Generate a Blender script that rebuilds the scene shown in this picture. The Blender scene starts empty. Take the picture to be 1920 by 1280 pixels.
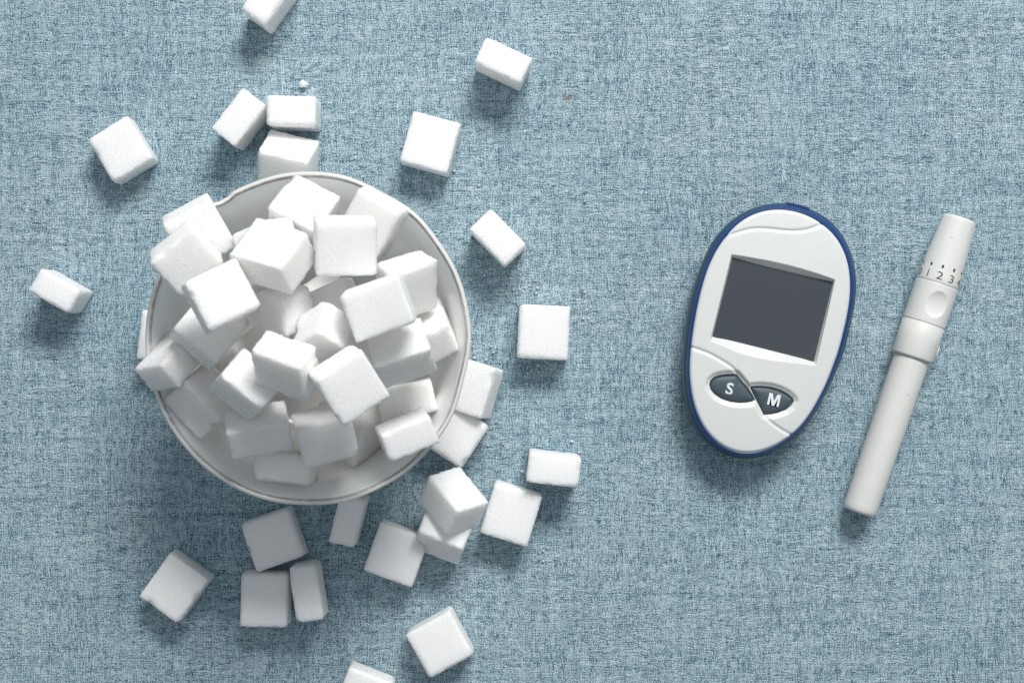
import bpy, bmesh, math, random
import numpy as np
from mathutils import Vector, Matrix, noise

# ------------------------------------------------------------------ camera, world, light
scene = bpy.context.scene
MM = 0.001
CAM_H = 520.0                       # mm above the cloth
PXMM = 5.5                          # photo pixels per mm at cloth level

cam_d = bpy.data.cameras.new('camera')
cam = bpy.data.objects.new('camera', cam_d)
scene.collection.objects.link(cam)
cam.location = (0, 0, CAM_H * MM)
cam_d.sensor_width = 36
cam_d.lens = 36 * CAM_H / (1920 / PXMM)
cam_d.clip_start = 0.01
cam_d.clip_end = 50
cam_d.dof.use_dof = True
cam_d.dof.focus_distance = (CAM_H - 14) * MM
cam_d.dof.aperture_fstop = 20
scene.camera = cam

world = bpy.data.worlds.new('World')
scene.world = world
world.use_nodes = True
# the room: pale ceiling overhead, dimmer walls towards the horizon
wt = world.node_tree
bg = wt.nodes['Background']
w_co = wt.nodes.new('ShaderNodeTexCoord')
w_xyz = wt.nodes.new('ShaderNodeSeparateXYZ')
wt.links.new(w_co.outputs['Generated'], w_xyz.inputs[0])
w_ma = wt.nodes.new('ShaderNodeMath')
w_ma.operation = 'MULTIPLY_ADD'
w_ma.use_clamp = True
wt.links.new(w_xyz.outputs['Z'], w_ma.inputs[0])
w_ma.inputs[1].default_value = 0.44
w_ma.inputs[2].default_value = 0.04
wt.links.new(w_ma.outputs[0], bg.inputs['Strength'])
bg.inputs['Color'].default_value = (0.86, 0.93, 1.0, 1)

scene.view_settings.view_transform = 'Standard'
scene.view_settings.look = 'None'
scene.view_settings.exposure = 0.0
scene.view_settings.gamma = 1.0


def area(name, loc, target, sx, sy, power, col):
    d = bpy.data.lights.new(name, 'AREA')
    d.shape = 'RECTANGLE'
    d.size, d.size_y = sx, sy
    d.energy = power
    d.color = col
    o = bpy.data.objects.new(name, d)
    scene.collection.objects.link(o)
    o.location = loc
    o.rotation_euler = (Vector(target) - Vector(loc)).to_track_quat('-Z', 'Y').to_euler()
    return o


area('window_light', (0.30, 1.02, 1.01), (0.0, 0, 0), 0.62, 0.36, 24.0, (1.0, 0.985, 0.955))

COL = scene.collection
rng = random.Random(7)


# ------------------------------------------------------------------ helpers
def W(px, py, z=0.0):
    """point at height z (mm) seen at photo pixel (px, py) - used once, to survey where things stand"""
    s = PXMM * CAM_H / (CAM_H - z)
    return ((px - 960) / s, (640 - py) / s, z)


def mesh_obj(name, verts, faces, mat=None, parent=None, smooth=True, scale=MM):
    me = bpy.data.meshes.new(name)
    v = np.asarray(verts, float) * scale
    me.from_pydata(v.tolist(), [], [list(map(int, f)) for f in faces])
    if smooth:
        me.polygons.foreach_set('use_smooth', [True] * len(me.polygons))
    me.update()
    o = bpy.data.objects.new(name, me)
    if mat:
        me.materials.append(mat)
    COL.objects.link(o)
    if parent:
        o.parent = parent
    return o


def thing(name, label, cat, loc=(0, 0, 0), rot=None, group=None):
    o = bpy.data.objects.new(name, None)
    o.empty_display_size = 0.01
    COL.objects.link(o)
    o.location = loc
    if rot:
        o.rotation_euler = rot
    tag(o, label, cat, group)
    return o


def tag(o, label=None, cat=None, group=None, kind=None):
    if label: o['label'] = label
    if cat: o['category'] = cat
    if group: o['group'] = group
    if kind: o['kind'] = kind
    return o


def loft(loops, closed=True, cap0=False, cap1=False):
    """loops: list of (n,3) arrays -> verts, quads"""
    n = len(loops[0])
    V = np.concatenate(loops)
    F = []
    for k in range(len(loops) - 1):
        a, b = k * n, (k + 1) * n
        for i in range(n if closed else n - 1):
            j = (i + 1) % n
            F.append((a + i, a + j, b + j, b + i))
    if cap0: F.append(tuple(range(n))[::-1])
    if cap1: F.append(tuple(range(len(V) - n, len(V))))
    return V, F


class NT:
    """small node-tree builder"""
    def __init__(self, name):
        self.m = bpy.data.materials.new(name)
        self.m.use_nodes = True
        self.t = self.m.node_tree
        self.b = self.t.nodes['Principled BSDF']

    def n(self, typ, ins=None, **kw):
        x = self.t.nodes.new(typ)
        for k, v in kw.items():
            setattr(x, k, v)
        for k, v in (ins or {}).items():
            self.set(x.inputs[k], v)
        return x

    def set(self, sock, v):
        if isinstance(v, bpy.types.NodeSocket):
            self.t.links.new(v, sock)
        else:
            sock.default_value = v

    def math(self, op, a, b=None, c=None, clamp=False):
        x = self.n('ShaderNodeMath', operation=op, use_clamp=clamp)
        self.set(x.inputs[0], a)
        if b is not None: self.set(x.inputs[1], b)
        if c is not None: self.set(x.inputs[2], c)
        return x.outputs[0]

    def ramp(self, fac, stops, interp='LINEAR'):
        x = self.n('ShaderNodeValToRGB')
        x.color_ramp.interpolation = interp
        e = x.color_ramp.elements
        while len(e) < len(stops): e.new(0.5)
        for el, (p, c) in zip(e, stops):
            el.position = p
            el.color = (*c, 1) if len(c) == 3 else c
        self.set(x.inputs['Fac'], fac)
        return x.outputs['Color']

    def mix(self, fac, a, b, mode='MIX'):
        x = self.n('ShaderNodeMix', data_type='RGBA', blend_type=mode)
        self.set(x.inputs[0], fac)
        self.set(x.inputs[6], a)
        self.set(x.inputs[7], b)
        return x.outputs[2]

    def coord(self, which='Object'):
        return self.n('ShaderNodeTexCoord').outputs[which]

    def mapping(self, vec, scale=(1, 1, 1), loc=(0, 0, 0), rot=(0, 0, 0)):
        x = self.n('ShaderNodeMapping')
        self.set(x.inputs['Vector'], vec)
        x.inputs['Scale'].default_value = scale
        x.inputs['Location'].default_value = loc
        x.inputs['Rotation'].default_value = rot
        return x.outputs[0]

    def noise(self, vec, scale, detail=2, rough=.5, dist=0.0):
        x = self.n('ShaderNodeTexNoise')
        self.set(x.inputs['Vector'], vec)
        x.inputs['Scale'].default_value = scale
        x.inputs['Detail'].default_value = detail
        x.inputs['Roughness'].default_value = rough
        x.inputs['Distortion'].default_value = dist
        return x

    def bump(self, h, strength, dist, normal=None):
        x = self.n('ShaderNodeBump')
        self.set(x.inputs['Height'], h)
        x.inputs['Strength'].default_value = strength
        x.inputs['Distance'].default_value = dist
        if normal is not None: self.set(x.inputs['Normal'], normal)
        self.t.links.new(x.outputs[0], self.b.inputs['Normal'])
        return x.outputs[0]


# ------------------------------------------------------------------ materials
def mat_cloth():
    k = NT('chenille_cloth')
    v = k.coord('Object')
    mm = k.mapping(v, (1000, 1000, 1000))                    # object space in mm
    # slow wandering of the threads
    wob = k.noise(mm, 0.13, 3, .6)
    wobv = k.n('ShaderNodeVectorMath', operation='SCALE')
    k.set(wobv.inputs[0], k.n('ShaderNodeVectorMath', {0: wob.outputs['Color'], 1: (.5, .5, .5)}, operation='SUBTRACT').outputs[0])
    wobv.inputs['Scale'].default_value = 2.4
    mv = k.n('ShaderNodeVectorMath', {0: mm, 1: wobv.outputs[0]}, operation='ADD').outputs[0]

    def tufts(scale, loc, sx=1.0, sy=1.0):
        """square-ish tufts with dark seams between them"""
        o = []
        p = k.mapping(mv, (sx, sy, 1), loc)
        for f in ('F1', 'F2'):
            x = k.n('ShaderNodeTexVoronoi', {'Vector': p, 'Scale': scale}, feature=f, distance='CHEBYCHEV', voronoi_dimensions='2D')
            x.inputs['Randomness'].default_value = .85
            o.append(x)
        return k.math('SUBTRACT', o[1].outputs['Distance'], o[0].outputs['Distance']), o[0].outputs['Color']

    t1, c1 = tufts(1.25, (0, 0, 0))
    t2, c2 = tufts(1.9, (17.3, 5.1, 0), 1.0, .55)
    t3, c3 = tufts(1.9, (7.3, 35.1, 0), .55, 1.0)
    warp = k.noise(k.mapping(mv, (1.0, .16, 1)), 1.9, 3, .62, .2).outputs['Fac']      # vertical threads
    weft = k.noise(k.mapping(mv, (.16, 1.0, 1), (31, 7, 0)), 1.9, 3, .62, .2).outputs['Fac']     # horizontal threads
    fine = k.noise(k.mapping(mv, (1, 1, 1), (9, 2, 8)), 2.9, 4, .7).outputs['Fac']
    # long slubs that run with the weave
    slubh = k.noise(k.mapping(mm, (.04, .55, 1), (3, 3, 0)), 1.0, 3, .6).outputs['Fac']
    slubv = k.noise(k.mapping(mm, (.55, .04, 1), (13, 3, 0)), 1.0, 3, .6).outputs['Fac']
    big = k.noise(mm, .33, 3, .6).outputs['Fac']
    # where warp or weft dominates changes over the cloth
    dom = k.math('MULTIPLY', k.math('SUBTRACT', k.noise(mm, .035, 2, .5).outputs['Fac'], .38), 4.0, clamp=True)
    seam = k.math('ADD', k.math('MULTIPLY', k.math('SMOOTH_MIN', t1, .45, .2), .36),
                  k.math('ADD', k.math('MULTIPLY', k.math('SMOOTH_MIN', t2, .5, .2), k.math('MULTIPLY_ADD', dom, .22, .10)),
                         k.math('MULTIPLY', k.math('SMOOTH_MIN', t3, .5, .2), k.math('MULTIPLY_ADD', dom, -.22, .32))))
    h = seam                                                  # about .05 in the seams, .35 on the tufts
    h = k.math('MULTIPLY_ADD', warp, k.math('MULTIPLY_ADD', dom, .44, .22), h)
    h = k.math('MULTIPLY_ADD', weft, k.math('MULTIPLY_ADD', dom, -.44, .66), h)
    h = k.math('MULTIPLY_ADD', fine, .72, h)
    h = k.math('MULTIPLY_ADD', slubh, .20, h)
    h = k.math('MULTIPLY_ADD', slubv, .18, h)
    h = k.math('MULTIPLY_ADD', big, .08, h)
    f = k.math('MULTIPLY_ADD', h, 2.55, -2.575, clamp=True)
    col = k.ramp(f, [(0.0, (.055, .113, .165)), (.20, (.124, .220, .286)), (.42, (.272, .410, .492)),
                     (.68, (.492, .640, .705)), (1.0, (.695, .810, .845))])
    # cloud-like unevenness of the dye
    cl = k.noise(mm, .018, 3, .55).outputs['Fac']
    col = k.mix(k.math('MULTIPLY_ADD', cl, 1.6, -.55, clamp=True), col, k.mix(1.0, col, (.80, .89, .94, 1), 'MULTIPLY'))
    # a small tea-brown fleck in the weave
    dx = k.n('ShaderNodeVectorMath', {0: mm, 1: W(1066, 184)}, operation='DISTANCE').outputs['Value']
    fl = k.math('MULTIPLY', k.math('LESS_THAN', k.math('MULTIPLY_ADD', fine, 9.0, dx), 5.6), .75)
    col = k.mix(fl, col, (.16, .085, .05, 1))
    k.set(k.b.inputs['Base Color'], col)
    k.b.inputs['Roughness'].default_value = .85
    k.b.inputs['Specular IOR Level'].default_value = .18
    k.b.inputs['Sheen Weight'].default_value = .08
    k.bump(h, .8, .0009)
    return k.m


def mat_sugar():
    k = NT('pressed_sugar')
    v = k.coord('Object')
    g = k.n('ShaderNodeTexVoronoi', {'Vector': v, 'Scale': 2100.0}, feature='F1')
    n1 = k.noise(v, 1100, 3, .65).outputs['Fac']
    n2 = k.noise(v, 160, 3, .6).outputs['Fac']
    sep = k.n('ShaderNodeSeparateColor', {0: g.outputs['Color']})
    h = k.math('MULTIPLY_ADD', g.outputs['Distance'], -.7, k.math('MULTIPLY', n1, .8))
    # grain to grain differences, some grains clear and some milky
    f = k.math('ADD', k.math('MULTIPLY', sep.outputs[1], .62), k.math('MULTIPLY', n2, .45))
    k.set(k.b.inputs['Base Color'], k.ramp(f, [(.12, (.925, .912, .885)), (.45, (.975, .967, .95)), (.85, (.995, .992, .983))]))
    # single grains glint
    k.set(k.b.inputs['Roughness'], k.math('MULTIPLY_ADD', k.math('GREATER_THAN', sep.outputs[0], .90), -.45, .60))
    k.b.inputs['Specular IOR Level'].default_value = .4
    k.b.inputs['Subsurface Weight'].default_value = .80
    k.b.inputs['Subsurface Radius'].default_value = (1.0, .92, .78)
    k.b.inputs['Subsurface Scale'].default_value = .0055
    k.bump(h, .7, .00027)
    return k.m


def mat_simple(name, col, rough=.4, spec=.5, coat=0.0, sss=0.0, grain=0.0, gscale=300, speck=0.0, sscale=.0015):
    k = NT(name)
    v = k.coord('Object')
    n = k.noise(v, gscale, 3, .6).outputs['Fac']
    lo = tuple(c * .955 for c in col) + (1,)
    c = k.mix(n, lo, tuple(min(1, c * 1.03) for c in col) + (1,))
    if speck:
        vo = k.n('ShaderNodeTexVoronoi', {'Vector': v, 'Scale': 260.0})
        sep = k.n('ShaderNodeSeparateColor', {0: vo.outputs['Color']})
        s = k.math('MULTIPLY', k.math('LESS_THAN', vo.outputs['Distance'], .085), k.math('GREATER_THAN', sep.outputs[0], 1 - speck))
        c = k.mix(k.math('MULTIPLY', s, .45), c, (.12, .11, .10, 1))
    k.set(k.b.inputs['Base Color'], c)
    k.set(k.b.inputs['Roughness'], k.math('MULTIPLY_ADD', n, .12, rough - .06))
    k.b.inputs['Specular IOR Level'].default_value = spec
    k.b.inputs['Coat Weight'].default_value = coat
    k.b.inputs['Coat Roughness'].default_value = .08
    if sss:
        k.b.inputs['Subsurface Weight'].default_value = sss
        k.b.inputs['Subsurface Scale'].default_value = sscale
        k.b.inputs['Subsurface Radius'].default_value = (1, 1, 1)
    if grain:
        k.bump(k.noise(v, gscale * 14, 2, .5).outputs['Fac'], grain, .0001)
    return k.m


def mat_gilt():
    k = NT('worn_gilt_rim')
    v = k.coord('Object')
    n = k.noise(v, 420, 4, .7).outputs['Fac']
    n2 = k.noise(v, 60, 3, .6).outputs['Fac']
    c = k.ramp(n, [(.30, (.33, .29, .25)), (.46, (.50, .48, .46)), (.60, (.62, .62, .62)), (.75, (.76, .77, .78))])
    c = k.mix(k.math('MULTIPLY_ADD', n2, 2.4, -.9, clamp=True), c, (.50, .50, .50, 1))
    k.set(k.b.inputs['Base Color'], c)
    k.b.inputs['Metallic'].default_value = .35
    k.b.inputs['Roughness'].default_value = .35
    k.bump(n, .25, .0002)
    return k.m


def mat_screen():
    k = NT('lcd_glass')
    v = k.coord('Object')
    n = k.noise(v, 35, 3, .6).outputs['Fac']
    k.set(k.b.inputs['Base Color'], k.mix(n, (.042, .052, .064, 1), (.056, .066, .078, 1)))
    vo = k.n('ShaderNodeTexVoronoi', {'Vector': v, 'Scale': 420.0})
    sep = k.n('ShaderNodeSeparateColor', {0: vo.outputs['Color']})
    dust = k.math('MULTIPLY', k.math('LESS_THAN', vo.outputs['Distance'], .10), k.math('GREATER_THAN', sep.outputs[0], .86))
    k.set(k.b.inputs['Base Color'], k.mix(k.math('MULTIPLY', dust, .35), k.mix(n, (.042, .052, .064, 1), (.056, .066, .078, 1)), (.30, .29, .27, 1)))
    k.b.inputs['Roughness'].default_value = .28
    k.b.inputs['Specular IOR Level'].default_value = .6
    return k.m


M_cloth = mat_cloth()
M_sugar = mat_sugar()
M_porc = mat_simple('glazed_porcelain', (.945, .93, .895), .12, .5, .4, .85, 0, 120, 0.0, .009)
M_gilt = mat_gilt()
M_lip = mat_simple('worn_porcelain_edge', (.72, .715, .70), .25, .5, .2, .1, .1, 500)
M_white = mat_simple('white_abs_plastic', (.70, .72, .715), .38, .45, 0, .06, .12, 260, .05)
M_blue = mat_simple('royal_blue_plastic', (.011, .050, .175), .34, .4, .05, 0, .05, 200)
M_shell = mat_simple('dark_blue_shell', (.030, .075, .125), .36, .5, .2, 0, .05, 200)
M_port = mat_simple('navy_port_plastic', (.006, .028, .11), .4, .4, 0, 0, 0, 200)
M_btn = mat_simple('slate_rubber', (.062, .090, .108), .50, .4, 0, 0, .2, 400, .03)
M_gap = mat_simple('dark_gap', (.012, .016, .024), .7, .2)
M_print = mat_simple('white_print', (.80, .84, .85), .5, .4)
M_ink = mat_simple('grey_ink', (.055, .050, .048), .6, .2)
M_screen = mat_screen()
M_pen = mat_simple('offwhite_pen_plastic', (.74, .75, .725), .36, .45, 0, .06, .10, 240, .07)
M_pen2 = mat_simple('warm_white_pen_plastic', (.72, .73, .70), .40, .45, 0, .06, .10, 240, .07)

# ------------------------------------------------------------------ tablecloth
def build_cloth():
    nx, ny = 150, 120
    xs = np.linspace(-600, 600, nx + 1)
    ys = np.linspace(-480, 480, ny + 1)
    V = []
    for y in ys:
        for x in xs:
            z = 0.25 * noise.noise(Vector((x * .012, y * .012, 3.1))) - .25
            V.append((x, y, z))
    F = [(j * (nx + 1) + i, j * (nx + 1) + i + 1, (j + 1) * (nx + 1) + i + 1, (j + 1) * (nx + 1) + i)
         for j in range(ny) for i in range(nx)]
    o = mesh_obj('tablecloth', V, F, M_cloth)
    tag(o, 'blue woven chenille tablecloth lying flat under everything', None, None, 'structure')


build_cloth()


# ------------------------------------------------------------------ sugar cubes
def cube_mesh(d, seed, N=22):
    """pressed sugar cube: rounded, crumbly edges, faces a little uneven; size d in mm"""
    r_ = random.Random(seed)
    hx, hy, hz = (x / 2 for x in d)
    key, V, F = {}, [], []

    def vid(p):
        if p not in key:
            key[p] = len(V)
            V.append(p)
        return key[p]

    for ax in range(3):
        for sg in (0, N):
            for a in range(N):
                for b in range(N):
                    q = []
                    for (u, w) in ((a, b), (a + 1, b), (a + 1, b + 1), (a, b + 1)):
                        p = [0, 0, 0]
                        p[ax] = sg
                        p[(ax + 1) % 3] = u
                        p[(ax + 2) % 3] = w
                        q.append(vid(tuple(p)))
                    F.append(q if sg == N else q[::-1])
    corner_r = {(i, j, k): r_.uniform(.65, 1.25) * (1.9 if r_.random() < .16 else 1) for i in (0, 1) for j in (0, 1) for k in (0, 1)}
    off = Vector((r_.uniform(0, 99), r_.uniform(0, 99), r_.uniform(0, 99)))
    drx, dry = r_.uniform(-.018, .018), r_.uniform(-.018, .018)
    chips = []
    for _ in range(r_.choice((1, 2, 2, 3, 4))):
        c = [r_.choice((-1, 1)) for _ in range(3)]
        if r_.random() < .65: c[r_.randrange(3)] = r_.uniform(-.8, .8)
        chips.append((Vector((c[0] * hx, c[1] * hy, c[2] * hz)), r_.uniform(1.1, 2.6), r_.uniform(.25, .7)))
    out = []
    for p in V:
        # denser rows near the edges
        t = [math.sin((c / N - .5) * math.pi * .92) / math.sin(.46 * math.pi) for c in p]
        P = Vector((t[0] * hx, t[1] * hy, t[2] * hz))
        # local rounding radius blends the corner radii and wanders along the edges
        fx, fy, fz = ((c + 1) / 2 for c in t)
        R = 0
        for (i, j, k), rr in corner_r.items():
            R += rr * (fx if i else 1 - fx) * (fy if j else 1 - fy) * (fz if k else 1 - fz)
        R *= 1.0 + .40 * noise.noise(P * .25 + off)
        R = min(max(R, .6), 3.2)
        inner = Vector((max(-hx + R, min(hx - R, P.x)), max(-hy + R, min(hy - R, P.y)), max(-hz + R, min(hz - R, P.z))))
        dlt = P - inner
        nrm = dlt.normalized() if dlt.length > 1e-6 else Vector((0, 0, 1))
        ncorner = sum(1 for c in p if c in (0, N))
        Q = inner + nrm * R
        e = 1.0 if ncorner == 1 else 1.0
        edge = max(0, dlt.length / R - .98)
        rough = .045 * noise.noise(P * 1.6 + off) + .05 * noise.noise(P * 3.7 + off)
        rough += min(edge, .42) * (.9 * noise.noise(P * 1.1 - off) + 1.15 * noise.noise(P * 2.6 - off))
        for cc, cr, cd in chips:
            w = 1 - (Q - cc).length / cr
            if w > 0: rough -= cd * min(1, w * 1.8) * (1 + .6 * noise.noise(P * 1.9 + off))
        Q += nrm * rough * e
        Q.x *= 1 + drx * t[2]
        Q.y *= 1 + dry * t[2]
        out.append(Q)
    return out, F


CUBE_N = [0]


def sugar_cube(R, c, d, label, group):
    CUBE_N[0] += 1
    V, F = cube_mesh(d, 100 + CUBE_N[0] * 17)
    o = mesh_obj('sugar_cube', V, F, M_sugar)
    m = Matrix(((R[0], R[1], R[2]), (R[3], R[4], R[5]), (R[6], R[7], R[8])))
    o.matrix_world = Matrix.Translation(Vector(c) * MM) @ m.to_4x4()
    tag(o, label, 'sugar cube', group)
    return o
# surveyed poses: rotation rows, centre (mm), size (mm)
HEAP = [
    ([0.8691, -0.4084, 0.279, 0.4837, 0.8196, -0.3071, -0.1033, 0.4018, 0.9099], [-95.42, 33.34, 56.02], [15.59, 15.8, 10.93],
     'sugar cube at the back left of the heap, half over the chipped rim', 'sugar cubes heaped in the bowl'),
    ([0.5688, 0.7929, 0.2184, -0.7051, 0.6068, -0.3669, -0.4234, 0.0547, 0.9043], [-97.11, 24.7, 64.96], [14.15, 15.41, 10.81],
     'sugar cube jutting over the left rim, corner turned up, in front of the chip-side cube', 'sugar cubes heaped in the bowl'),
    ([0.8356, -0.4571, 0.3048, 0.4492, 0.8878, 0.1001, -0.3164, 0.0533, 0.9471], [-83.47, 12.83, 83.4], [15.54, 14.96, 10.78],
     'big flat-lying sugar cube on the left of the heap, grainy square face up', 'sugar cubes heaped in the bowl'),
    ([0.4377, -0.8832, -0.1687, 0.7443, 0.2507, 0.619, -0.5044, -0.3965, 0.7671], [-68.98, 24.68, 78.54], [14.73, 17.4, 11.36],
     'brightest tilted sugar cube on the upper left of the heap, beside the flat-lying grainy one', 'sugar cubes heaped in the bowl'),
    ([0.7753, -0.291, -0.5605, 0.2413, 0.9567, -0.163, 0.5837, -0.0089, 0.812], [-73.1, 26.92, 59.89], [15.89, 16.51, 11.0],
     'mostly hidden sugar cube behind the brightest tilted cube, just inside the upper left rim', 'sugar cubes heaped in the bowl'),
    ([0.8765, 0.464, 0.1285, -0.4653, 0.7479, 0.4734, 0.1236, -0.4748, 0.8714], [-63.64, 40.08, 52.89], [15.81, 14.63, 9.16],
     'sugar cube at the top of the heap nearest the upper rim, ragged white face up', 'sugar cubes heaped in the bowl'),
    ([0.9862, 0.026, 0.1637, 0.0218, 0.9587, -0.2837, -0.1643, 0.2833, 0.9448], [-48.59, 28.05, 75.28], [17.01, 15.06, 11.13],
     'upright sugar cube in the upper middle of the heap, square shaded face to the viewer', 'sugar cubes heaped in the bowl'),
    ([0.8452, 0.485, -0.2246, -0.526, 0.8295, -0.1879, 0.0952, 0.2769, 0.9562], [-42.65, 36.46, 54.28], [14.86, 16.08, 10.41],
     'sugar cube leaning on the upper right rim behind the upright square-faced cube', 'sugar cubes heaped in the bowl'),
    ([0.8173, 0.0266, 0.5756, 0.2858, 0.8487, -0.445, -0.5004, 0.5282, 0.6861], [-32.15, 16.8, 55.11], [16.02, 16.63, 9.18],
     'sugar cube at the right of the heap, its bright top against the bowl wall', 'sugar cubes heaped in the bowl'),
    ([0.9432, -0.3318, -0.019, 0.3237, 0.9302, -0.1732, 0.0751, 0.1572, 0.9847], [-38.33, 10.12, 80.45], [17.13, 13.7, 11.23],
     'sugar cube right of centre on the heap with a patch of shadow across its face', 'sugar cubes heaped in the bowl'),
    ([0.9502, -0.1284, 0.2838, 0.3073, 0.5354, -0.7867, -0.051, 0.8348, 0.5482], [-33.01, -3.62, 65.43], [16.79, 12.41, 11.56],
     'sugar cube low on the right of the heap, wide white top, shaded front', 'sugar cubes heaped in the bowl'),
    ([0.8154, -0.47, 0.338, 0.5501, 0.811, -0.1994, -0.1803, 0.3485, 0.9198], [-46.66, -12.15, 85.68], [14.99, 15.59, 10.92],
     'large tilted sugar cube in the lower middle of the heap, square face toward the viewer', 'sugar cubes heaped in the bowl'),
    ([0.5266, -0.7594, 0.3821, 0.7325, 0.6334, 0.2495, -0.4315, 0.1485, 0.8898], [-78.29, -12.86, 70.32], [11.1, 15.06, 17.04],
     'sugar cube on the lower left of the heap standing on edge, dark long side', 'sugar cubes heaped in the bowl'),
    ([0.4166, -0.9091, -0.0033, 0.6705, 0.3048, 0.6764, -0.6139, -0.284, 0.7365], [-64.85, -6.86, 82.86], [9.26, 15.63, 13.68],
     'sugar cube with a ragged white top, lying against the edge-standing cube at lower left', 'sugar cubes heaped in the bowl'),
    ([0.6827, 0.7249, -0.092, -0.5127, 0.3855, -0.7671, -0.5206, 0.5709, 0.6349], [-55.43, 2.21, 73.67], [10.72, 12.59, 11.93],
     'sugar cube in the very centre of the heap with one corner pointing up', 'sugar cubes heaped in the bowl'),
    ([0.9173, -0.3911, -0.0753, 0.3904, 0.9203, -0.0236, 0.0785, -0.0078, 0.9969], [-53.5, 8.45, 58.5], [15.91, 16.46, 10.97],
     'sugar cube wedged behind the centre cube, thin straight edge showing below the upright one', 'sugar cubes heaped in the bowl'),
    ([0.6943, -0.1428, 0.7053, 0.2989, 0.9488, -0.102, -0.6547, 0.2817, 0.7015], [-67.18, 9.42, 66.23], [11.32, 12.13, 11.89],
     'small sugar cube left of the centre, gray left face beside the flat grainy cube', 'sugar cubes heaped in the bowl'),
    ([0.544, -0.7632, 0.3486, 0.7454, 0.6303, 0.2168, -0.3852, 0.1419, 0.9119], [-91.12, 3.64, 60.58], [16.25, 15.7, 10.99],
     'sugar cube under the flat grainy cube on the left, long shaded lower side', 'sugar cubes heaped in the bowl'),
    ([0.5248, 0.4594, 0.7166, -0.735, 0.6692, 0.1092, -0.4294, -0.584, 0.6888], [-103.49, -5.52, 53.68], [9.1, 16.71, 14.3],
     'sugar cube hanging out over the left rim, dark underside above the blue cloth', 'sugar cubes heaped in the bowl'),
    ([0.676, 0.5996, -0.4284, -0.7254, 0.439, -0.5302, -0.1298, 0.6692, 0.7317], [-95.14, -18.08, 50.14], [15.64, 13.6, 11.92],
     'shaded sugar cube sunk inside the lower left wall of the bowl', 'sugar cubes heaped in the bowl'),
    ([0.9771, -0.0477, 0.2073, 0.1703, 0.7595, -0.6278, -0.1275, 0.6487, 0.7503], [-76.41, -26.57, 59.94], [17.59, 10.64, 10.63],
     'gray shadowed sugar cube in the lower left of the bowl, below the edge-standing cube', 'sugar cubes heaped in the bowl'),
    ([0.9958, 0.0846, -0.0357, -0.0861, 0.9953, -0.045, 0.0317, 0.0478, 0.9984], [-69.98, -38.09, 46.27], [16.94, 8.97, 16.21],
     'crumbly-edged sugar cube lowest in the bowl, nearest its bottom rim', 'sugar cubes heaped in the bowl'),
    ([0.9558, -0.2403, -0.1692, 0.2461, 0.3399, 0.9077, -0.1606, -0.9092, 0.384], [-56.67, -28.14, 57.33], [16.23, 12.83, 12.85],
     'shaded sugar cube behind the large tilted cube, wedged low in the middle', 'sugar cubes heaped in the bowl'),
    ([0.7916, 0.238, -0.5627, -0.504, 0.775, -0.3813, 0.3454, 0.5855, 0.7335], [-51.47, -26.92, 30.75], [17.38, 15.82, 14.53],
     'sugar cube below the large tilted cube with a corner pointing down at the bowl wall', 'sugar cubes heaped in the bowl'),
    ([0.9126, -0.3144, 0.2614, 0.3687, 0.9092, -0.1936, -0.1768, 0.273, 0.9456], [-32.17, -28.37, 54.52], [15.42, 9.11, 10.59],
     'sugar cube resting on the lower right rim of the bowl, bright top strip', 'sugar cubes heaped in the bowl'),
    ([0.9733, -0.2091, 0.095, 0.2223, 0.9616, -0.1608, -0.0577, 0.1776, 0.9824], [-33.26, -17.75, 40.18], [16.61, 9.42, 12.76],
     'sugar cube squeezed under the wide white-topped cube at the right wall', 'sugar cubes heaped in the bowl'),
    ([0.9148, -0.1709, -0.3659, 0.3973, 0.543, 0.7398, 0.0723, -0.8221, 0.5647], [-26.39, 2.64, 44.04], [14.38, 16.17, 10.78],
     'dim sugar cube deep down against the right wall, below the right-hand cube', 'sugar cubes heaped in the bowl'),
    ([0.3402, -0.5668, 0.7503, 0.4375, 0.8017, 0.4072, -0.8324, 0.1897, 0.5208], [-85.11, -5.39, 29.85], [16.47, 12.98, 10.98],
     'sugar cube deep in the dark gap left of centre in the bowl', 'sugar cubes heaped in the bowl'),
    ([0.5118, -0.5985, 0.6164, 0.4384, 0.7989, 0.4117, -0.7388, 0.0595, 0.6712], [-60.75, 12.81, 36.05], [16.53, 13.34, 10.98],
     'sugar cube deep in the gap below the upright square-faced cube', 'sugar cubes heaped in the bowl'),
    ([0.968, 0.1349, -0.2114, -0.2409, 0.7345, -0.6345, 0.0697, 0.6651, 0.7435], [-74.91, 59.7, 9.75], [16.45, 13.26, 12.83],
     'tilted sugar cube half hidden behind the top rim of the bowl', 'sugar cubes scattered on the cloth'),
    ([0.9173, 0.2877, -0.2753, -0.2871, 0.9569, 0.0433, 0.276, 0.0393, 0.9604], [-13.67, -15.39, 7.64], [15.3, 16.36, 10.85],
     'sugar cube peeping out from under the right rim, its right side shaded', 'sugar cubes scattered on the cloth'),
    ([0.7452, -0.5845, 0.3209, 0.1715, 0.6331, 0.7548, -0.6444, -0.5075, 0.5721], [-19.33, -52.59, 16.52], [13.17, 16.54, 11.43],
     'sugar cube lying on top of another cube, below the lower right of the bowl', 'sugar cubes scattered on the cloth'),
    ([0.9334, 0.336, 0.1257, -0.3549, 0.8133, 0.461, 0.0527, -0.4749, 0.8785], [-23.1, -65.36, 9.43], [15.29, 8.98, 15.7],
     'sugar cube underneath the stacked one, below the lower right of the bowl', 'sugar cubes scattered on the cloth'),
]
for row in HEAP:
    R, c, d, label, group = row
    sugar_cube(R, c, [1.05 * x for x in d], label, group)

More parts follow.
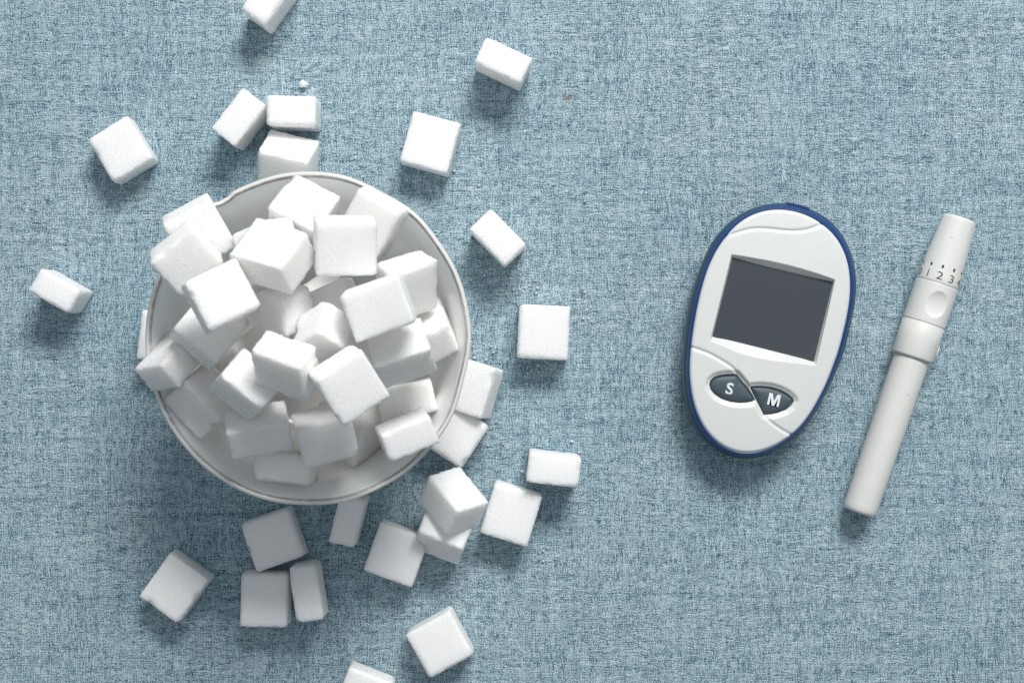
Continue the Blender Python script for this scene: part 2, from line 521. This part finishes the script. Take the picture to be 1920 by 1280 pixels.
FLAT = [   # top-face corners as surveyed in the photo, height (mm)
    ([(451, 16), (506, -61), (552, -28), (497, 49)], 15, 'sugar cube cut off by the top edge of the picture, upper left'),
    ([(913, 71), (998, 108), (976, 157), (888, 117)], 16, 'narrow sugar cube on its side, farthest from the bowl at the top centre'),
    ([(775, 207), (863, 232), (839, 325), (749, 301)], 11, 'flat square sugar cube to the upper right of the bowl'),
    ([(162, 263), (236, 217), (287, 299), (213, 338)], 11, 'flat square sugar cube at the upper left of the bowl, standing alone'),
    ([(454, 165), (499, 200), (441, 273), (395, 240)], 15.5, 'sugar cube on its side, left one of the close trio above the bowl'),
    ([(501, 180), (592, 180), (589, 235), (500, 233)], 16, 'sugar cube on its side lying crosswise, right one of the close trio above the bowl'),
    ([(77, 501), (149, 545), (127, 591), (54, 543)], 16, 'sugar cube on its side at the far left of the bowl'),
    ([(921, 393), (988, 458), (947, 497), (878, 431)], 16, 'narrow sugar cube tilted diagonally to the right of the bowl'),
    ([(975, 571), (1069, 575), (1064, 675), (970, 670)], 11, 'flat square sugar cube right of the bowl, squarely aligned, with loose grains below it'),
    ([(834, 748), (917, 800), (864, 877), (781, 825)], 11, 'shaded flat sugar cube tucked under the lower right rim of the bowl'),
    ([(994, 847), (1090, 857), (1083, 915), (988, 903)], 16, 'sugar cube on its side lying crosswise at the lower right, farthest right of all cubes'),
    ([(929, 903), (1016, 931), (987, 1025), (901, 998)], 11, 'flat square sugar cube to the right of the stacked pair'),
    ([(713, 980), (803, 1010), (772, 1102), (681, 1067)], 11, 'flat square sugar cube to the left of the stacked pair, touching the lower one'),
    ([(636, 925), (683, 938), (665, 1029), (618, 1014)], 16, 'shaded narrow sugar cube half hidden under the bottom rim of the bowl'),
    ([(450, 984), (540, 952), (570, 1043), (482, 1072)], 11, 'shadowed flat sugar cube just below the lower left of the bowl'),
    ([(452, 1076), (538, 1077), (538, 1176), (449, 1173)], 11, 'shadowed flat sugar cube second row below the bowl, left of a narrow one'),
    ([(541, 1066), (592, 1058), (605, 1160), (556, 1168)], 16, 'narrow sugar cube on its side right against a flat shadowed one, below the bowl'),
    ([(260, 1118), (318, 1036), (391, 1087), (332, 1169)], 11, 'bluish-lit flat sugar cube alone at the lower left'),
    ([(762, 1191), (842, 1144), (888, 1227), (804, 1273)], 11, 'flat square sugar cube alone at the bottom centre'),
    ([(655, 1250), (738, 1282), (705, 1370), (622, 1338)], 11, 'sugar cube cut off by the bottom edge of the picture'),
    ([(266, 581), (350, 592), (341, 682), (256, 671)], 11, 'sugar cube almost hidden under the left rim of the bowl'),
]
for q, h, label in FLAT:
    P = np.array([W(x, y, h)[:2] for x, y in q])
    c = P.mean(0)
    ex = (P[1] - P[0] + P[2] - P[3]) / 2
    ey = (P[0] - P[3] + P[1] - P[2]) / 2
    w, hh = np.linalg.norm(ex), np.linalg.norm(ey)
    ang = (math.atan2(ex[1], ex[0]) + math.atan2(ey[1], ey[0]) - math.pi / 2) / 2
    if abs(math.atan2(ey[1], ey[0]) - math.pi / 2 - math.atan2(ex[1], ex[0])) > math.pi:
        ang += math.pi
    ca, sa = math.cos(ang), math.sin(ang)
    sugar_cube((ca, -sa, 0, sa, ca, 0, 0, 0, 1), (c[0], c[1], h / 2), (w * 1.02, hh * 1.02, h), label,
               'sugar cubes scattered on the cloth')

# ------------------------------------------------------------------ the bowl
BOWL = (-62.6, 0.8)
bowl = thing('sugar_bowl', 'white porcelain bowl with worn gilt rim and a chip, heaped with sugar cubes', 'bowl',
             (BOWL[0] * MM, BOWL[1] * MM, 0))
NB = 288
TH = np.linspace(0, 2 * np.pi, NB + 1)[:-1]


def chip_at(t):
    """notch in the rim at the upper left (a little left of the bowl's back)"""
    d = (t - math.radians(121.5) + math.pi) % (2 * math.pi) - math.pi
    return math.exp(-(d / .052) ** 6)


def rim_r(t):
    w = 1.0 + .0045 * math.sin(9 * t + .6) + .0035 * math.sin(14 * t + 2.0) + .004 * math.sin(5 * t)
    amp = .55 + .45 * math.cos(t - .3)
    return 1 + (w - 1) * amp * .9


def bowl_loop(r, z, wave=1.0, chip=0.0, zchip=0.0):
    L = []
    for t in TH:
        k = 1 + (rim_r(t) - 1) * wave
        c = chip_at(t)
        rr = r * k - chip * c
        L.append((rr * math.cos(t), rr * math.sin(t) * 1.026, z - zchip * c))
    return np.array(L)


# outside and inside surface of the body, up to the rim
body_prof = [(0, 2.2, 0), (18, 2.2, 0), (21, 1.2, 0), (22.0, 0.05, 0), (24.2, 0.05, 0), (25.0, 1.2, 0), (25.4, 4.0, 0), (29, 5.6, 0),
             (35, 11, .1), (39.5, 19, .2), (42.8, 29, .3), (44.8, 38, .5), (46.6, 45, .8), (48.4, 49.8, 1), (49.1, 51.3, 1)]
in_prof = [(48.15, 51.35, 1), (47.4, 50.2, 1), (45.6, 46.5, .9), (43.5, 41, .6), (41.7, 33, .4), (39.2, 24, .3), (35.2, 15, .2), (28, 9.6, 0), (18, 8.1, 0), (6, 8.0, 0), (0.0, 8.0, 0)]
loops = []
for r, z, w in body_prof:
    loops.append(bowl_loop(max(r, .01), z, w, .6 if z > 44 else 0, .6 if z > 49 else 0))
for r, z, w in in_prof:
    loops.append(bowl_loop(max(r, .01), z, w, .25 if z > 46 else 0, 1.0 if z > 50 else 0))
V, F = loft(loops)
o = mesh_obj('bowl_body', V, F, M_porc, bowl)
# rounded lip: gilt band on the inner half, bare white edge outside
lip_o = [bowl_loop(r, z, 1, .6, .7) for r, z in ((49.1, 51.2), (49.75, 51.65), (49.85, 52.1), (49.55, 52.45), (49.1, 52.6), (48.8, 52.58))]
V, F = loft(lip_o)
mesh_obj('rim_edge', V, F, M_lip, bowl)
lip_i = [bowl_loop(r, z, 1, .4, .7) for r, z in ((48.8, 52.58), (48.55, 52.45), (48.35, 52.1), (48.22, 51.7), (48.1, 51.3))]
V, F = loft(lip_i)
mesh_obj('gilt_band', V, F, M_gilt, bowl)

# ------------------------------------------------------------------ glucose meter
METER_PX = (1441, 620)
mo = W(*METER_PX, 0)
METER_ANG = math.radians(-12.7)      # leaning to the right
meter = thing('glucose_meter', 'white and blue egg-shaped blood glucose meter with blank dark screen and S and M buttons', 'glucose meter',
              (mo[0] * MM, mo[1] * MM, 0), (0, 0, 0))
ZP = 16.6


def mloc(px, py, z):
    x, y, _ = W(px, py, z)
    return np.array((x - mo[0], y - mo[1]))


plate_px = [(1463, 391.5), (1422.5, 396.6), (1386, 416), (1363.6, 442), (1341, 476), (1327, 508), (1317, 543), (1308, 583), (1301.6, 620),
            (1297.6, 652.5), (1294.5, 691), (1297.6, 729.7), (1303.7, 762), (1315, 792.6), (1331, 817), (1351, 835), (1373.7, 847.5), (1398, 851.5),
            (1422.5, 848.5), (1453, 835), (1483.4, 817), (1505.7, 793.6), (1526, 762), (1544, 727.6), (1560.6, 687), (1573.8, 650.5), (1581, 620),
            (1589, 583), (1594, 543), (1593, 510), (1585, 474), (1568.7, 443), (1542, 419), (1503.7, 398.6)]
body_px = [(1463, 378.7), (1422.5, 385.4), (1386, 401.6), (1359.5, 423), (1335, 453.4), (1319, 490), (1304.7, 528.6), (1293.5, 569), (1286, 620),
           (1282, 660.6), (1281, 701), (1283, 742), (1292.5, 782.5), (1306.7, 811), (1327, 835), (1351, 851.5), (1382, 861.7), (1406, 862.7),
           (1432.6, 855.6), (1463, 839), (1489.5, 819), (1520, 782.5), (1544, 740), (1564.6, 697), (1583, 650.5), (1590, 620), (1597, 589.5),
           (1603, 553), (1603, 514), (1591, 463.6), (1572.8, 431), (1544, 402.6), (1514, 390.5)]
NM = 720
ANG = np.linspace(-np.pi, np.pi, NM + 1)[:-1]


def polar(px, z):
    P = np.array([mloc(x, y, z) for x, y in px])
    a = np.arctan2(P[:, 1], P[:, 0])
    r = np.hypot(P[:, 0], P[:, 1])
    k = np.argsort(a)
    a, r = a[k], r[k]
    a3 = np.concatenate([a - 2 * np.pi, a, a + 2 * np.pi])
    r3 = np.concatenate([r, r, r])
    rr = np.interp(ANG, a3, r3)
    # smooth to a clean curve
    for _ in range(4):
        K = np.exp(-(np.arange(-22, 23) / 9.0) ** 2)
        K /= K.sum()
        rr = np.convolve(np.concatenate([rr[-22:], rr, rr[:22]]), K, 'valid')
    return rr


RP = polar(plate_px, 15.8)
RB = polar(body_px, 9.0)
CS = np.stack([np.cos(ANG), np.sin(ANG)], 1)


def ring(r, z):
    return np.concatenate([CS * r[:, None], np.full((NM, 1), z)], 1)


# lower shell
sh = [ring(RB - 9, .1), ring(RB - 5.5, .25), ring(RB - 2.6, 1.3), ring(RB - 1.0, 3.4), ring(RB - .25, 6), ring(RB, 8.6), ring(RB - .15, 10.4), ring(RB - .55, 11.5), ring(RB - .95, 11.7)]
V, F = loft(sh, cap0=True)
mesh_obj('shell', V, [f if len(f) == 4 else f for f in F], M_shell, meter)
# blue upper band between shell and white plate
RI = RP + .30
tt = [0, .12, .3, .5, .7, .88, 1]
zz = [11.45, 12.3, 13.2, 14.05, 14.7, 15.15, 15.2]
RO = np.maximum(RB - .75, RP + .9)
bd = [ring(RO - .4, 10.8)] + [ring(RO * (1 - t) + RI * t, z) for t, z in zip(tt, zz)] + [ring(RP - .6, 14.2)]
V, F = loft(bd)
mesh_obj('rim_band', V, F, M_blue, meter)
# strip port at the upper right of the nose: a navy insert, proud of the shell
a0 = math.atan2(*(mloc(1474, 379, 9)[::-1]))
a1 = math.atan2(*(mloc(1516, 391, 9)[::-1]))
lo, hi = min(a0, a1), max(a0, a1)
idx = [i for i in range(NM) if lo <= ANG[i] <= hi]
pl = []
for dr, z in ((-3, 4.5), (.22, 4.5), (.3, 8.6), (.2, 10.5), (-.25, 11.75), (-1.0, 12.45), (-1.9, 13.1), (-3.0, 13.3)):
    pl.append(np.array([[*(CS[i] * (RB[i] + dr)), z] for i in idx]))
V, F = loft(pl, closed=False)
n_ = len(idx)
F += [tuple(k * n_ for k in range(len(pl)))[::-1], tuple(k * n_ + n_ - 1 for k in range(len(pl)))]
mesh_obj('strip_port', V, F, M_port, meter, smooth=False)

# white faceplate: a fine sheet with the grooves, button dishes and window recess pressed into it
def poly_sd(P, poly):
    """signed distance of points to polygon, negative inside"""
    poly = np.asarray(poly)
    d2 = np.full(len(P), 1e9)
    ins = np.zeros(len(P), bool)
    for a, b in zip(poly, np.roll(poly, -1, 0)):
        e = b - a
        w = P - a
        t = np.clip((w @ e) / max(e @ e, 1e-12), 0, 1)
        q = w - t[:, None] * e
        d2 = np.minimum(d2, (q ** 2).sum(1))
        c = ((a[1] <= P[:, 1]) != (b[1] <= P[:, 1]))
        with np.errstate(divide='ignore', invalid='ignore'):
            x = a[0] + (P[:, 1] - a[1]) / (b[1] - a[1] + 1e-15) * e[0]
        ins ^= c & (P[:, 0] < x)
    d = np.sqrt(d2)
    return np.where(ins, -d, d)


def line_d(P, pts):
    d2 = np.full(len(P), 1e9)
    for a, b in zip(pts[:-1], pts[1:]):
        e = b - a
        w = P - a
        t = np.clip((w @ e) / (e @ e), 0, 1)
        d2 = np.minimum(d2, ((w - t[:, None] * e) ** 2).sum(1))
    return np.sqrt(d2)


def spline(px, z, n=8, closed=False):
    P = np.array([mloc(x, y, z) for x, y in px])
    out = []
    m = len(P)
    for i in range(m if closed else m - 1):
        if closed:
            p0, p1, p2, p3 = P[(i - 1) % m], P[i], P[(i + 1) % m], P[(i + 2) % m]
        else:
            p0, p1, p2, p3 = P[max(i - 1, 0)], P[i], P[i + 1], P[min(i + 2, m - 1)]
        for t in np.linspace(0, 1, n, endpoint=False):
            out.append(.5 * ((2 * p1) + (-p0 + p2) * t + (2 * p0 - 5 * p1 + 4 * p2 - p3) * t * t + (-p0 + 3 * p1 - 3 * p2 + p3) * t ** 3))
    if not closed: out.append(P[-1])
    return np.array(out)


def z8(pts):   # zoom coordinates of the lower meter view -> photo pixels
    return [(1260 + x / 4.924, 620 + y / 4.924) for x, y in pts]


groove_top = spline([(1355, 446), (1363.6, 442), (1382, 436), (1406, 429.5), (1428.5, 428), (1453, 430), (1479, 432.5), (1501.7, 432), (1522, 428), (1542, 419), (1552, 412)], ZP)
groove_low = spline(z8([(150, 140), (190, 155), (330, 205), (450, 270), (530, 320), (590, 372), (640, 430), (700, 505), (750, 600), (790, 680), (850, 775), (900, 830), (1000, 905), (1110, 965), (1160, 990)]), ZP)
screen_px = [(1374, 484), (1562, 529), (1526, 677.5), (1337, 630)]
open_top = [(1371.5, 477), (1400, 481), (1442.8, 488.6), (1480, 497), (1503.7, 503.5), (1535, 513), (1566.5, 524.5)]
open_bot = [(1530.5, 684.5), (1500, 681.5), (1442.8, 674.5), (1415, 669), (1390, 662.6), (1360, 650), (1331.5, 638)]
open_poly = np.array([mloc(x, y, ZP) for x, y in open_top + open_bot])
scr_poly = np.array([mloc(x, y, ZP - 1.5) for x, y in screen_px])
S_px = z8([(352, 500), (362, 462), (390, 436), (430, 420), (500, 408), (560, 406), (598, 410), (640, 462), (690, 520), (730, 580), (762, 636), (740, 648), (690, 657), (620, 660), (540, 650), (460, 622), (400, 582), (365, 540)])
M_px = z8([(728, 522), (780, 515), (850, 516), (920, 525), (1000, 550), (1070, 590), (1112, 626), (1122, 648), (1100, 690), (1050, 725), (980, 752), (920, 766), (855, 770), (820, 705), (780, 630), (750, 570)])
S_poly = np.array([mloc(x, y, ZP - .9) for x, y in S_px])
M_poly = np.array([mloc(x, y, ZP - .9) for x, y in M_px])

NR = 230
fr = np.concatenate([np.linspace(0.004, .93, NR - 26), .93 + .07 * np.sin(np.linspace(0, np.pi / 2, 27)[1:])])
P = np.concatenate([CS * (RP * f)[:, None] for f in fr])
FR = np.repeat(fr, NM)
RPX = np.tile(RP, len(fr))
edge = (1 - FR) * RPX                       # mm from the plate's outline
Z = 15.35 + 1.75 * (1 - FR ** 2) ** .8
Z -= .55 * np.clip(1 - edge / 1.1, 0, 1) ** 2.2
Z += .12
gd = np.minimum(line_d(P, groove_top), line_d(P, groove_low))
Z -= .50 * np.exp(-(gd / .50) ** 2)


def smooth(x):
    x = np.clip(x, 0, 1)
    return x * x * (3 - 2 * x)


sb = np.minimum(poly_sd(P, S_poly), poly_sd(P, M_poly))
Z -= .95 * smooth(1 - (sb - .25) / 1.75)
Z -= 2.0 * smooth(1 - sb / .28)             # the wells the buttons sit in
do = poly_sd(P, open_poly)
ds = poly_sd(P, scr_poly)
DEP = 2.1
t = np.where(do < 0, np.clip(-do / np.maximum(-do + np.maximum(ds, 0), 1e-6), 0, 1), 0)
rec = DEP * t
lipr = .25 * smooth(1 - do / .5) * (do >= 0)
scrz = ZP - DEP * .93
Z = Z - rec - lipr * 0
inside = ds < 0
Z = np.where(inside, np.minimum(Z, scrz - .5 * smooth(-ds / .3)), Z)
loops = [np.concatenate([P[i * NM:(i + 1) * NM], Z[i * NM:(i + 1) * NM, None]], 1) for i in range(len(fr))]
loops.append(np.concatenate([CS * (RP - .05)[:, None], np.full((NM, 1), 14.0)], 1))
V, F = loft(loops, cap0=True)
plate = mesh_obj('faceplate', V, F, M_white, meter)

# screen glass: a thin tilted-free slab in the recess
sc = np.array([mloc(x, y, scrz) for x, y in screen_px])
cx = sc.mean(0)
big = cx + (sc - cx) * 1.03


def rounded(poly, r, n=7):
    out = []
    m = len(poly)
    for i in range(m):
        p, a, b = poly[i], poly[i - 1], poly[(i + 1) % m]
        da, db = (a - p) / np.linalg.norm(a - p), (b - p) / np.linalg.norm(b - p)
        for t in np.linspace(0, 1, n):
            out.append((1 - t) ** 2 * (p + da * r) + 2 * t * (1 - t) * p + t * t * (p + db * r))
    return np.array(out)


rb = rounded(big, 1.6)
V, F = loft([np.c_[rb, np.full(len(rb), scrz - .9)], np.c_[rb, np.full(len(rb), scrz)]], cap1=True)
mesh_obj('screen', V, F, M_screen, meter, smooth=False)


def text_mesh(body, size, bold=0.0, xs=1.0, depth=0.06):
    cu = bpy.data.curves.new('t', 'FONT')
    cu.body = body
    cu.size = size
    cu.offset = bold
    cu.resolution_u = 8
    cu.align_x = 'CENTER'
    cu.align_y = 'CENTER'
    to = bpy.data.objects.new('t', cu)
    COL.objects.link(to)
    dg = bpy.context.evaluated_depsgraph_get()
    me = bpy.data.meshes.new_from_object(to.evaluated_get(dg))
    bpy.data.objects.remove(to)
    bm = bmesh.new()
    bm.from_mesh(me)
    bmesh.ops.triangulate(bm, faces=bm.faces)
    bpy.data.meshes.remove(me)
    xs_ = [v.co.x for v in bm.verts]
    ys_ = [v.co.y for v in bm.verts]
    mx, my = (min(xs_) + max(xs_)) / 2, (min(ys_) + max(ys_)) / 2
    for v in bm.verts:
        v.co.x = (v.co.x - mx) * xs
        v.co.y -= my
    return bm


def letter_bm(ch, size):
    if ch == 'S':
        return text_mesh('S', size, .15)
    # heavy grotesque M
    bm = bmesh.new()
    w, h, s = 1.95, 1.95, .72
    pts = [(-w, -h), (-w, h), (-w + 1.15, h), (0, -.45), (w - 1.15, h), (w, h), (w, -h), (w - s, -h), (w - s, .85), (.42, -h), (-.42, -h), (-w + s, .85), (-w + s, -h)]
    f = bm.faces.new([bm.verts.new((x, y, 0)) for x, y in pts[::-1]])
    bmesh.ops.triangulate(bm, faces=[f])
    return bm


for nm, poly, txt, tpx, tsz in (('S', S_poly, 'S', (1368.3, 729), 5.35), ('M', M_poly, 'M', (1451.3, 749.2), 5.35)):
    c = poly.mean(0)
    # inset outline, domed top
    dn = []
    m = len(poly)
    sub = []
    for i in range(m):
        p0, p1, p2, p3 = poly[i - 1], poly[i], poly[(i + 1) % m], poly[(i + 2) % m]
        for t_ in (0, .25, .5, .75):
            sub.append(.5 * ((2 * p1) + (-p0 + p2) * t_ + (2 * p0 - 5 * p1 + 4 * p2 - p3) * t_ ** 2 + (-p0 + 3 * p1 - 3 * p2 + p3) * t_ ** 3))
    sub = np.array(sub)
    lv = []
    for ins, z in ((.30, 12.5), (.30, 14.9), (.42, 15.35), (.75, 15.62), (1.6, 15.86), (3.2, 16.0)):
        rr = np.linalg.norm(sub - c, axis=1)
        k = np.clip(1 - ins / np.maximum(rr, 1e-3), .15, 1)
        lv.append(np.c_[c + (sub - c) * k[:, None], np.full(len(sub), z)])
    lv.append(np.c_[c + (sub - c) * .05, np.full(len(sub), 16.05)])
    V, F = loft(lv, cap1=True)
    bt = mesh_obj('button', V, F, M_btn, meter)
    tag(bt, 'dark slate button lettered ' + nm)
    bm = letter_bm(txt, tsz)
    tc = mloc(tpx[0], tpx[1], 16.1)
    R2 = Matrix.Rotation(METER_ANG, 4, 'Z')
    bmesh.ops.transform(bm, matrix=Matrix.Translation((tc[0], tc[1], 16.1)) @ R2, verts=bm.verts)
    bmesh.ops.scale(bm, vec=(MM, MM, MM), verts=bm.verts)
    ext = bmesh.ops.extrude_face_region(bm, geom=bm.faces[:])
    bmesh.ops.translate(bm, vec=(0, 0, -.35 * MM), verts=[e for e in ext['geom'] if isinstance(e, bmesh.types.BMVert)])
    bmesh.ops.recalc_face_normals(bm, faces=bm.faces)
    me = bpy.data.meshes.new('letter')
    bm.to_mesh(me)
    bm.free()
    me.materials.append(M_print)
    lo_ = bpy.data.objects.new('letter', me)
    COL.objects.link(lo_)
    lo_.parent = bt

# ------------------------------------------------------------------ lancing pen
PT, PE = np.array(W(1797.7, 410, 7.5)[:2]), np.array(W(1611, 961.5, 6.5)[:2])
LEN = float(np.linalg.norm(PE - PT))
dirv = (PE - PT) / LEN
pen = thing('lancing_pen', 'off-white plastic lancing pen with numbered depth dial, lying beside the meter', 'lancing pen',
            (PT[0] * MM, PT[1] * MM, 8.35 * MM))
# local frame: X along the pen (tip of the cap to the tail), Y to the right as seen from above, Z up
dip = math.atan2(2.6, LEN)
ux = Vector((dirv[0] * math.cos(dip), dirv[1] * math.cos(dip), -math.sin(dip)))
uy = Vector((-dirv[1], dirv[0], 0)).normalized()
uz = ux.cross(uy).normalized()
pen.matrix_world = Matrix.Translation(Vector((PT[0], PT[1], 8.35)) * MM) @ Matrix((ux, uy, uz)).transposed().to_4x4()
U = LEN / 104.4                                        # surveyed length scale
NP_ = 160
PH = np.linspace(-np.pi, np.pi, NP_ + 1)[:-1]


def pen_ring(x, r, fn=None):
    rr = np.full(NP_, float(r))
    if fn is not None: rr = rr + np.array([fn(x, p) for p in PH])
    return np.stack([np.full(NP_, x), rr * np.sin(PH), rr * np.cos(PH)], 1)


def pen_part(name, prof, mat, fn=None, cap0=False, cap1=False, parent=None):
    V, F = loft([pen_ring(x * U, r, fn) for x, r in prof], cap0=cap0, cap1=cap1)
    return mesh_obj(name, V, [f[::-1] for f in F], mat, parent or pen)


def cap_r(x):
    x /= U
    s = min(max(x / 21.0, 0), 1)
    return 5.55 + (7.12 - 5.55) * (s ** .85)


def flutes(x, p):
    k = max(0, 1 - x / 19.0)
    return -.10 * k * (abs(math.sin(p * 5 + .4)) ** .5) * min(1, x / 1.0)


prof = [(0.25, .01), (0.0, 4.3), (0.0, 4.9), (.12, 5.3), (.4, 5.5)] + [(x, cap_r(x * U)) for x in np.linspace(.8, 23.0, 30)] + [(23.15, 7.05), (23.2, 6.5)]
cap = pen_part('depth_cap', prof, M_pen, flutes)


def dimple(x, p):
    u = (x / U - 30.3) / 4.5
    v = (p - .06) * 7.2 / 3.55
    q = u * u + v * v
    return -1.05 * (1 - q) ** .8 if q < 1 else 0


prof = [(23.25, 6.5), (23.3, 7.08), (23.45, 7.2)] + [(x, 7.22) for x in np.linspace(23.7, 36.7, 60)] + [(36.9, 7.2), (37.0, 7.1), (37.02, 6.6)]
mid = pen_part('finger_grip', prof, M_pen, dimple)
prof = [(37.08, 6.6), (37.1, 7.05), (37.2, 7.14), (43, 7.12), (48.5, 7.02), (49.0, 6.9), (49.2, 6.6), (49.25, 5.5)]
col_ = pen_part('collar', prof, M_pen2)
prof = [(49.0, 5.2), (49.1, 5.98), (50.5, 5.98), (70, 5.9), (90, 5.78), (101.6, 5.68), (103.0, 5.6), (103.7, 5.35), (104.1, 4.95), (104.3, 4.3), (104.4, .01)]
bar = pen_part('barrel', prof, M_pen2)
# release button on the right flank of the collar
bl = []
for s, h in ((1, -.6), (1, .35), (.9, .75), (.65, .95), (.2, 1.0)):
    bl.append(np.array([((44.6 + 2.5 * s * math.cos(a)) * U, 6.9 + h, -0.6 + 1.5 * s * math.sin(a)) for a in np.linspace(0, 2 * np.pi, 29)[:-1]]))
V, F = loft(bl, cap1=True)
mesh_obj('release_button', V, F, M_pen, pen)


def wrap(bm, name, x0, phi, lift=.03):
    """lay flat lettering on the round cap; text up points to the cap's tip"""
    bmesh.ops.subdivide_edges(bm, edges=bm.edges[:], cuts=2, use_grid_fill=True)
    for v in bm.verts:
        x = x0 - v.co.y
        r = cap_r(x) + lift
        p = phi + v.co.x / r
        v.co = Vector((x, r * math.sin(p), r * math.cos(p))) * MM
    bm.normal_update()
    me = bpy.data.meshes.new(name)
    bm.to_mesh(me)
    bm.free()
    me.materials.append(M_ink)
    o = bpy.data.objects.new(name, me)
    COL.objects.link(o)
    o.parent = cap
    return o


STEP = math.radians(33.5)
for i, ch in enumerate('01234'):
    ph = (i - 2) * STEP - .25
    bm = text_mesh(ch, 3.7, -.008, 1.35 if ch != '1' else 1.0)
    tag(wrap(bm, 'numeral', 20.9 * U, ph), 'printed numeral ' + ch)
    bm = bmesh.new()
    w_, h_ = (.36, .58)
    pts = []
    for a in np.linspace(0, 2 * np.pi, 17)[:-1]:
        pts.append(bm.verts.new((w_ * np.sign(math.cos(a)) * abs(math.cos(a)) ** .5, h_ * np.sign(math.sin(a)) * abs(math.sin(a)) ** .5, 0)))
    bm.faces.new(pts)
    wrap(bm, 'dial_mark', 17.75 * U, ph)

# ------------------------------------------------------------------ crumbs
def crumb_mesh(r, seed, n=2):
    bm = bmesh.new()
    bmesh.ops.create_icosphere(bm, subdivisions=n, radius=1)
    rr = random.Random(seed)
    off = Vector((rr.uniform(0, 50), rr.uniform(0, 50), rr.uniform(0, 50)))
    sx, sy = rr.uniform(.8, 1.25), rr.uniform(.7, 1.0)
    out = []
    for v in bm.verts:
        k = 1 + .75 * noise.noise(v.co * 1.2 + off)
        out.append(((v.co.x * sx) * k * r, v.co.y * sy * k * r, v.co.z * k * r * .8))
    F = [[x.index for x in f.verts] for f in bm.faces]
    bm.free()
    return np.array(out), F


V, F = crumb_mesh(1.55, 11, 2)
o = mesh_obj('sugar_crumb', V, F, M_sugar)
o.location = Vector(W(568.5, 157.5, 1)) * MM + Vector((0, 0, 0))
tag(o, 'biggest loose crumb of sugar, above the close trio of cubes', 'sugar crumb')
for px, py, r, lb in ((979, 883, .62, 'small sugar crumb just left of the crosswise cube at lower right'),
                      (1073, 827, .58, 'small sugar crumb above the crosswise cube at lower right'),
                      (852, 321, .55, 'small sugar crumb below the flat cube at the upper right of the bowl')):
    V, F = crumb_mesh(r, px, 2)
    o = mesh_obj('sugar_crumb', V, F, M_sugar)
    o.location = Vector(W(px, py, .4)) * MM
    tag(o, lb, 'sugar crumb', 'loose sugar crumbs')

GV, GF = [], []
spots = [(1010, 690, 26, 10, 46), (985, 530, 30, 22, 26), (930, 500, 40, 40, 16), (905, 800, 40, 55, 20), (1020, 840, 60, 25, 14), (700, 330, 60, 20, 10),
         (900, 660, 25, 25, 10), (800, 1000, 160, 60, 14), (1085, 590, 20, 40, 8), (760, 250, 30, 40, 8), (640, 300, 50, 40, 8), (905, 410, 30, 30, 6),
         (1000, 1030, 90, 40, 8), (840, 770, 200, 120, 14), (640, 1100, 120, 60, 8), (600, 250, 60, 60, 6), (1210, 270, 8, 8, 1)]
for cx_, cy_, sx, sy, n in spots:
    for _ in range(n):
        px, py = rng.gauss(cx_, sx * .6), rng.gauss(cy_, sy * .6)
        r = .16 + .40 * rng.random() ** 2.2
        x, y, _z = W(px, py, 0)
        v, f = crumb_mesh(r, rng.random(), 1)
        b = len(GV)
        GV += [(p[0] + x, p[1] + y, p[2] + r * .5) for p in v]
        GF += [[i + b for i in q] for q in f]
g = mesh_obj('sugar_grains', GV, GF, M_sugar)
tag(g, 'fine loose sugar grains sprinkled on the cloth around the cubes', None, None, 'stuff')
